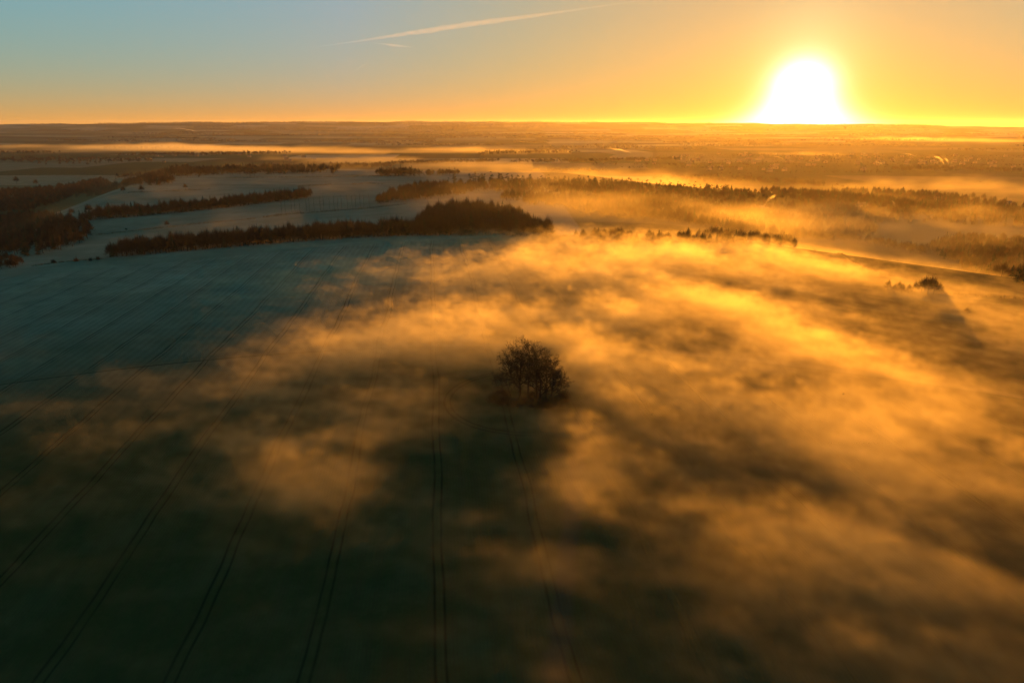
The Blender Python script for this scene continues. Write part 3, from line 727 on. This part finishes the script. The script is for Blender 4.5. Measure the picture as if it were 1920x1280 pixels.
# ---- copse and lone trees
for i, (px, py, s) in enumerate(((1664, 545, .55), (1676, 549, .45), (1690, 549, .5), (1703, 550, .48), (1715, 550, .6), (1727, 550, .78), (1739, 551, .85), (1750, 552, .8), (1760, 552, .6), (1684, 546, .5), (1733, 546, .8), (1745, 547, .8))):
    x, y = at(px, py); place('bare_tree', me_bare[i % 3], x, y, s*1.0, 'bare tree of the small copse on the right field edge', 'tree', 'small copse on the right field edge')
for px, py, s, lb in ((1811, 590, .32, 'tiny lone tree on the right edge of the crop field'), (348, 356, .75, 'lone round tree in the frosty field above the second belt'), (266, 361, .85, 'lone tree on the hedge left of the frosty field'),
                      (232, 362, .8, 'lone tree at the corner of the valley wood'), (525, 330, 1.0, 'lone round tree on the far hedge'), (314, 426, .55, 'pale bushy tree on the hedge between the frosty fields'), (237, 433, .25, 'tiny thorn tree on the hedge between the frosty fields'),
                      (135, 405, .8, 'bare tree at the left end of the second belt'), (168, 402, 1.05, 'large round bare tree at the left end of the second belt'), (32, 345, 1.6, 'tall ragged tree in the hazy valley on the left'), (68, 348, 1.3, 'round tree in the hazy valley on the left')):
    x, y = at(px, py); ab = low_bare(px, 14, 12, 420, .10, .4)
    r_ = bpy.data.objects.new('lone_tree', None); COL.objects.link(r_); r_.location = (x, y, gz(x, y)); r_.scale = (s, s, s); tag(r_, lb, 'tree')
    link('trunk', mesh_np('trunk', *ab[0], (BARK,)), r_); link('crown', mesh_np('crown', *ab[1], (TWIG,)), r_)

# ---- hedges
def hedge(pts, h, w, label, dens=9):
    P = [np.array(at(*p)) for p in pts]; A = Acc()
    R = np.random.default_rng(int(pts[0][0]*7+pts[0][1]))
    for a, b in zip(P[:-1], P[1:]):
        L = np.linalg.norm(b-a); n = int(L*dens); n = min(n, 5000)
        t = R.random(n)[:, None]; c = a + (b-a)*t + R.normal(0, w*.3, (n, 2)); z = ground_z(c[:, 0], c[:, 1])
        hh = h*(1 + .25*np.sin(t[:, 0]*L/7) + .15*np.sin(t[:, 0]*L/2.3))*R.uniform(.5, 1.05, n)
        base = np.column_stack([c, z - .1]); tip = base + np.column_stack([R.normal(0, w*.22, n), R.normal(0, w*.22, n), hh])
        A.add(*blades(R, n, base, tip, max(.12, 1.0/dens)))
    V, F = A.arr(); tag(link('hedge', mesh_np('hedge', V, F, (HEDG,))), label, 'hedge')
hedge([(180, 441), (260, 432), (380, 419), (480, 410)], 1.6, 1.6, 'dark hedge between the two frosty fields')
hedge([(240, 362), (330, 358), (395, 355)], 1.8, 2, 'hedge under the lone tree above the second belt', 5)
hedge([(425, 334), (600, 332), (760, 330)], 2.5, 4, 'long far hedge with the lone round tree', 3)
hedge([(495, 408), (530, 403), (600, 398), (700, 390), (760, 383)], 2.6, 4, 'brown hedge at the foot of the thin poplars', 8)
hedge([(60, 499), (130, 490), (200, 485)], 1.2, 1.6, 'low hedge joining the corner copse to the belt', 6)
hedge([(1525, 468), (1600, 492), (1660, 518)], 1.4, 1.6, 'hedge on the misty right field edge above the copse', 6)
hedge([(1770, 552), (1850, 557), (1990, 566)], 2.0, 2.0, 'dark hedge running right from the small copse', 7)
hedge([(560, 350), (620, 346)], 2.5, 6, 'short dark thicket in the frosty plateau field', 4)
hedge([(660, 346), (690, 344), (720, 345)], 2.0, 6, 'low thicket right of the plateau field thicket', 4)

# ---- tree lines and hedgerow woods of the plain, too far to tell the trees apart
def tree_line(name, pts, depth, n, hs, label):
    P = [np.array(at(*p)) for p in pts]; out = []
    L = [np.linalg.norm(b-a) for a, b in zip(P[:-1], P[1:])]; c = np.array(L)/sum(L)
    for i in range(n):
        j = rng.choice(len(L), p=c); q = P[j] + (P[j+1]-P[j])*rng.random(); out.append(q + (rng.normal(0, depth*.2), rng.normal(0, depth*.5)))
    join_trees(name, np.array(out), B_FAR + C_FAR, hs, label, kinds=[.27, .27, .27, .1, .09])
tree_line('far_tree_line', [(320, 330), (400, 325), (520, 322), (620, 323)], 90, 330, 1.15, 'hazy tree line behind the frosty plateau fields')
tree_line('far_tree_line', [(200, 338), (300, 326), (330, 330)], 60, 160, 1.1, 'hazy rounded wood above the valley on the left')
tree_line('far_copse', [(712, 330), (745, 329), (780, 329)], 30, 60, 1.2, 'dark copse standing alone behind the plateau fields')
tree_line('far_tree_line', [(785, 328), (860, 327)], 40, 50, .8, 'faint tree line right of the lone dark copse')
tree_line('far_tree_line', [(735, 308), (830, 306), (935, 303)], 60, 160, 1.2, 'tree line across the misty plain in the middle')
tree_line('far_tree_line', [(960, 305), (1120, 303), (1270, 300)], 60, 220, 1.2, 'tree line reaching from the middle to the town')
tree_line('far_tree_line', [(620, 312), (680, 313), (735, 312)], 80, 110, 1.2, 'broken hazy tree line left of the middle')
tree_line('far_tree_line', [(240, 292), (400, 291), (530, 289)], 120, 260, 1.3, 'ragged trees at the lower rim of the bright fog bank')
tree_line('far_tree_line', [(0, 300), (100, 302), (260, 304)], 200, 200, 1.2, 'faint trees in the hazy valley at the far left')
tree_line('far_tree_line', [(1000, 322), (1080, 322), (1130, 324)], 50, 60, 1.0, 'faint brown tree line before the town')
tree_line('far_tree_line', [(1250, 340), (1320, 338), (1400, 340), (1560, 352)], 80, 200, 1.2, 'domed hazy wood before the town')
tree_line('far_tree_line', [(1680, 320), (1760, 318), (1920, 322)], 80, 200, 1.2, 'hazy tree line at the right above the bright meadow')
tree_line('far_tree_line', [(900, 291), (960, 288), (1080, 287)], 120, 140, 1.5, 'faint low wood at the edge of the far fog')
# woods on the plain and the ridge, scattered
def ridge_woods():
    out = []
    for i in range(75):
        a = rng.uniform(-.66, .66); d = rng.uniform(4200, 11600); w = rng.uniform(120, 800)*(d/8000); m = int(w/3.2)
        x = math.sin(a)*d; y = math.cos(a)*d; ang = rng.uniform(-.2, .2)
        t = rng.uniform(-1, 1, m)*w; out.append(np.column_stack([x + t*math.cos(ang), y + t*math.sin(ang) + rng.normal(0, w*.12, m)]))
    a = rng.uniform(-.66, .66, 2600); k = fbm(a*16, a*0, 55, 3) > -.15; a = a[k]; d = rng.normal(12050, 60, len(a))
    out.append(np.column_stack([np.sin(a)*d, np.cos(a)*d]))
    return np.concatenate(out)
rw = ridge_woods()
join_trees('ridge_woodland', rw, B_FAR + C_FAR, 1.15, 'woods scattered over the far hills and along the ridge', kinds=[.27, .27, .27, .1, .09])

# ---- the town on the plain: small gabled houses among trees
PLAST = simple_mat('house_wall', (0.11, 0.08, 0.055), (0.24, 0.18, 0.12), 0.02)
SLATE, t_ = nt_new('slate_roof'); N_ = NT(t_); b_ = N_.n('ShaderNodeBsdfPrincipled'); b_.inputs['Base Color'].default_value = (.07, .05, .04, 1); b_.inputs['Roughness'].default_value = .75
o_ = N_.n('ShaderNodeOutputMaterial'); N_.l(b_.outputs[0], o_.inputs['Surface'])
PANE, t_ = nt_new('window_glass'); N_ = NT(t_); b_ = N_.n('ShaderNodeBsdfPrincipled'); b_.inputs['Base Color'].default_value = (.03, .03, .035, 1); b_.inputs['Roughness'].default_value = .1
o_ = N_.n('ShaderNodeOutputMaterial'); N_.l(b_.outputs[0], o_.inputs['Surface'])
def house_parts():
    L, W_, H, Rf = 7.0, 4.5, 5.5, 3.4
    def box(a, b, c, d, e, f): return [(x, y, z) for z in (e, f) for y in (c, d) for x in (a, b)]
    bf = [(0,2,3,1), (4,5,7,6), (0,1,5,4), (2,6,7,3), (0,4,6,2), (1,3,7,5)]
    wall = mesh_np('wall', box(-L, L, -W_, W_, -1, H), bf, (PLAST,))
    rf = mesh_np('roof', [(-L-.4, -W_-.4, H), (L+.4, -W_-.4, H), (L+.4, W_+.4, H), (-L-.4, W_+.4, H), (-L-.4, 0, H+Rf), (L+.4, 0, H+Rf)],
                 [(0,1,5), (0,5,4), (2,3,4), (2,4,5), (3,0,4), (1,2,5), (0,3,2), (0,2,1)], (SLATE,))
    ch = mesh_np('chimney', box(-L+.3, -L+1.5, -.6, .6, H+1, H+Rf+1.6), bf, (PLAST,))
    wv, wf = [], []
    for s in (-1, 1):
        for z in (1.0, 3.6):
            for x in (-5, -1.7, 1.7, 5):
                k = len(wv); y = s*(W_+.02); y2 = s*(W_-.05); wv += box(x-.6, x+.6, min(y, y2), max(y, y2), z, z+1.2); wf += [tuple(i+k for i in f) for f in bf]
    return wall, rf, ch, mesh_np('window', wv, wf, (PANE,))
HP = house_parts()
tp = world_poly([(1180, 300), (1300, 290), (1500, 288), (1900, 292), (1910, 318), (1700, 320), (1560, 330), (1400, 322), (1250, 316)])
hp = scatter(tp, 110)
lp = scatter(world_poly([(300, 292), (560, 289), (600, 304), (200, 306)]), 14)
sp_ = [at(1422, 398), at(1614, 392),  at(1757, 378), at(1886, 385), at(1430, 400)]
for i, (x, y) in enumerate(list(hp) + list(lp) + sp_):
    r_ = bpy.data.objects.new('house', None); COL.objects.link(r_); r_.location = (x, y, gz(x, y)); r_.rotation_euler.z = rng.uniform(-.6, .9); s = rng.uniform(.8, 1.25); r_.scale = (s, s, s)
    tw = 'left of the sun' if x/y < .36 else 'below the sun' if x/y < .46 else 'right of the sun'
    g_ = ('small gabled house in the hazy town, ' + tw, 'houses of the town ' + tw) if i < 110 else ('small house among trees left on the plain', 'houses left on the plain') if i < 124 else ('small gabled house half hidden in the misty woods', 'houses in the misty woods')
    tag(r_, g_[0], 'house', g_[1]); 
    for nm, m_ in zip(('wall', 'roof', 'chimney'), HP[:3]): link(nm, m_, r_)
    link('window', HP[3], r_)['kind'] = 'stuff'
def bands(q, n=34):
    out = []
    for c in q[:n]:
        w = rng.uniform(60, 330); m = int(w/4.5); t = rng.uniform(-1, 1, m)*w; g = rng.uniform(-.25, .25)
        out.append(np.column_stack([c[0] + t*math.cos(g), c[1] + t*math.sin(g) + rng.normal(0, 14, m)]))
    return np.concatenate(out + [q[n:n+500]])
join_trees('town_trees', bands(scatter(tp, 600)), B_FAR + C_FAR, .62, 'trees among the houses of the town', kinds=[.27, .27, .27, .1, .09])

# ---- smoke from chimneys, drifting left
sm = vol_mat('smoke', 0.02, 0.72, (1, .96, .92))
def outward(V, F):
    """faces wound so that their normals point out of the closed shape"""
    V = np.array(V, float); c = V.mean(0); v = 0
    for f in F:
        for k in range(1, len(f)-1): v += np.dot(V[f[0]]-c, np.cross(V[f[k]]-c, V[f[k+1]]-c))
    return F if v > 0 else [tuple(f[::-1]) for f in F]
def plume(px, py, L, h, label, dirx=-1, dens=None):
    x, y = at(px, py); R = np.random.default_rng(px); n = 14; m = 10; V = []
    k = math.hypot(x, y)
    for i in range(n):
        t = i/(n-1); c = np.array([dirx*L*t + R.normal(0, L*.01), R.normal(0, L*.02), 8 + h*(1-(1-t)**2.2) + R.normal(0, h*.04)])
        r = (0.3 + h*.17*math.sin(math.pi*min(1, t*.9+.08))**.8)*R.uniform(.75, 1.25)
        for j in range(m):
            a = j*2*math.pi/m; V.append(c + np.array([0, math.cos(a)*r*1.3*R.uniform(.8, 1.2), math.sin(a)*r*.7*R.uniform(.8, 1.2)]) if i not in (0, n-1) else c)
    F = [(i*m+j, (i+1)*m+j, (i+1)*m+(j+1) % m, i*m+(j+1) % m) for i in range(n-1) for j in range(m)]
    tag(link('smoke_plume', mesh_np('smoke_plume', V, outward(V, F), (sm,)), None, (x, y, gz(x, y))), label, 'smoke', kind='stuff')
plume(1186, 291, 130, 22, 'long smoke plume left of the town, drifting left')
plume(1072, 284, 30, 14, 'small smoke puff at the edge of the far fog')
plume(1430, 398, 18, 16, 'smoke wisp over the woods below the sun', 1)
plume(1677, 402, 8, 12, 'smoke wisp right of the conifers in the wood')
plume(1770, 312, 45, 26, 'tall smoke plume right of the town centre')
plume(1778, 314, 20, 22, 'upright smoke puff beside the tall plume')
plume(1718, 297, 70, 12, 'flat smoke streak at the right of the town')
plume(1470, 303, 50, 12, 'smoke streak below the sun over the town')
plume(1655, 315, 30, 12, 'small smoke streak in the middle of the town')
plume(372, 249, 300, 40, 'white smoke drifting before the far left hills')

# ---- condensation trails high in the sky
cm = vol_mat('contrail', 0.00005, 0.6, (1, 1, 1))
def sky_at(px, py, alt):
    dx, dy, dz = ray(px, py); k = (alt - CAMH)/dz; return np.array([dx*k, dy*k, alt])
def trail(pa, pb, alt, w, th, label, seed, taper=.15):
    a, b = sky_at(*pa, alt), sky_at(*pb, alt); R = np.random.default_rng(seed); n, m = 60, 10; d = b-a; s = np.cross(d, (0, 0, 1)); s /= np.linalg.norm(s); V = []
    for i in range(n):
        t = i/(n-1); r = math.sin(math.pi*t)**.6*(taper + (1-taper)*math.exp(-((t-.55)/.28)**2)); c = a + d*t + s*w*.25*math.sin(t*9+seed)
        for j in range(m):
            g = j*2*math.pi/m; V.append(c + (s*math.cos(g)*w*r*R.uniform(.7, 1.3) + np.array([0, 0, 1])*math.sin(g)*th*r*R.uniform(.7, 1.3) if 0 < i < n-1 else 0))
    F = [(i*m+j, i*m+(j+1) % m, (i+1)*m+(j+1) % m, (i+1)*m+j) for i in range(n-1) for j in range(m)]
    o = link('contrail', mesh_np('contrail', V, outward(V, F), (cm,))); tag(o, label, 'contrail', kind='thing')
trail((560, 93), (1260, -8), 9000, 600, 240, 'long pale condensation trail rising to the top of the sky', 3, .32)
trail((690, 80), (782, 90), 9000, 700, 120, 'short faint wisp under the long condensation trail', 5, .4)
trail((656, 139), (697, 113), 9500, 60, 60, 'thin short condensation trail above the ridge', 7, .6)
trail((600, 112), (690, 117), 9500, 120, 60, 'very faint streak crossing above the thin short trail', 9, .6)
# ---- birds
BIRD, t_ = nt_new('dark_feathers'); N_ = NT(t_); b_ = N_.n('ShaderNodeBsdfPrincipled'); b_.inputs['Base Color'].default_value = (.012, .011, .010, 1)
o_ = N_.n('ShaderNodeOutputMaterial'); N_.l(b_.outputs[0], o_.inputs['Surface'])
def bird(px, py, dist, up_, label, rz):
    dx, dy, dz = ray(px, py); k = dist/dy
    r_ = bpy.data.objects.new('bird', None); COL.objects.link(r_); r_.location = (dx*k, dy*k, CAMH + dz*k); r_.rotation_euler.z = rz; tag(r_, label, 'bird', 'birds flying over the field')
    A = Acc(); A.add(*prisms([[0, -.32, 0], [0, -.18, .02], [0, .12, .02], [0, .24, .05]], [[0, -.18, .02], [0, .12, .02], [0, .24, .05], [0, .34, .03]], [.02, .05, .075, .045], [.05, .075, .045, .01], 6))
    V, F = A.arr(); link('body', mesh_np('body', V, F, (BIRD,)), r_)
    for s in (-1, 1):
        V = [(s*.05, -.12, .04), (s*.05, .12, .04), (s*.30, .14, .04+up_*.5), (s*.30, -.10, .04+up_*.5), (s*.58, -.02, .04+up_), (s*.05, -.12, .015), (s*.05, .12, .015), (s*.30, .14, .02+up_*.5), (s*.30, -.10, .02+up_*.5)]
        F = [(0,1,2), (0,2,3), (3,2,4), (5,7,6), (5,8,7), (8,4,7), (0,3,8), (0,8,5), (1,6,7), (1,7,2), (3,4,8), (2,7,4)]
        link('wing', mesh_np('wing', V, F, (BIRD,)), r_)
bird(1222, 776, 150, .12, 'dark bird low over the misty field, right of the clump', .5)
bird(1581, 738, 165, -.05, 'dark bird over the lit mist below the right copse', 1.1)
bird(1752, 452, 220, .10, 'dark bird gliding before the right hand woods', 1.4)
bird(1838, 341, 300, .2, 'tiny distant bird over the bright meadow', .2)
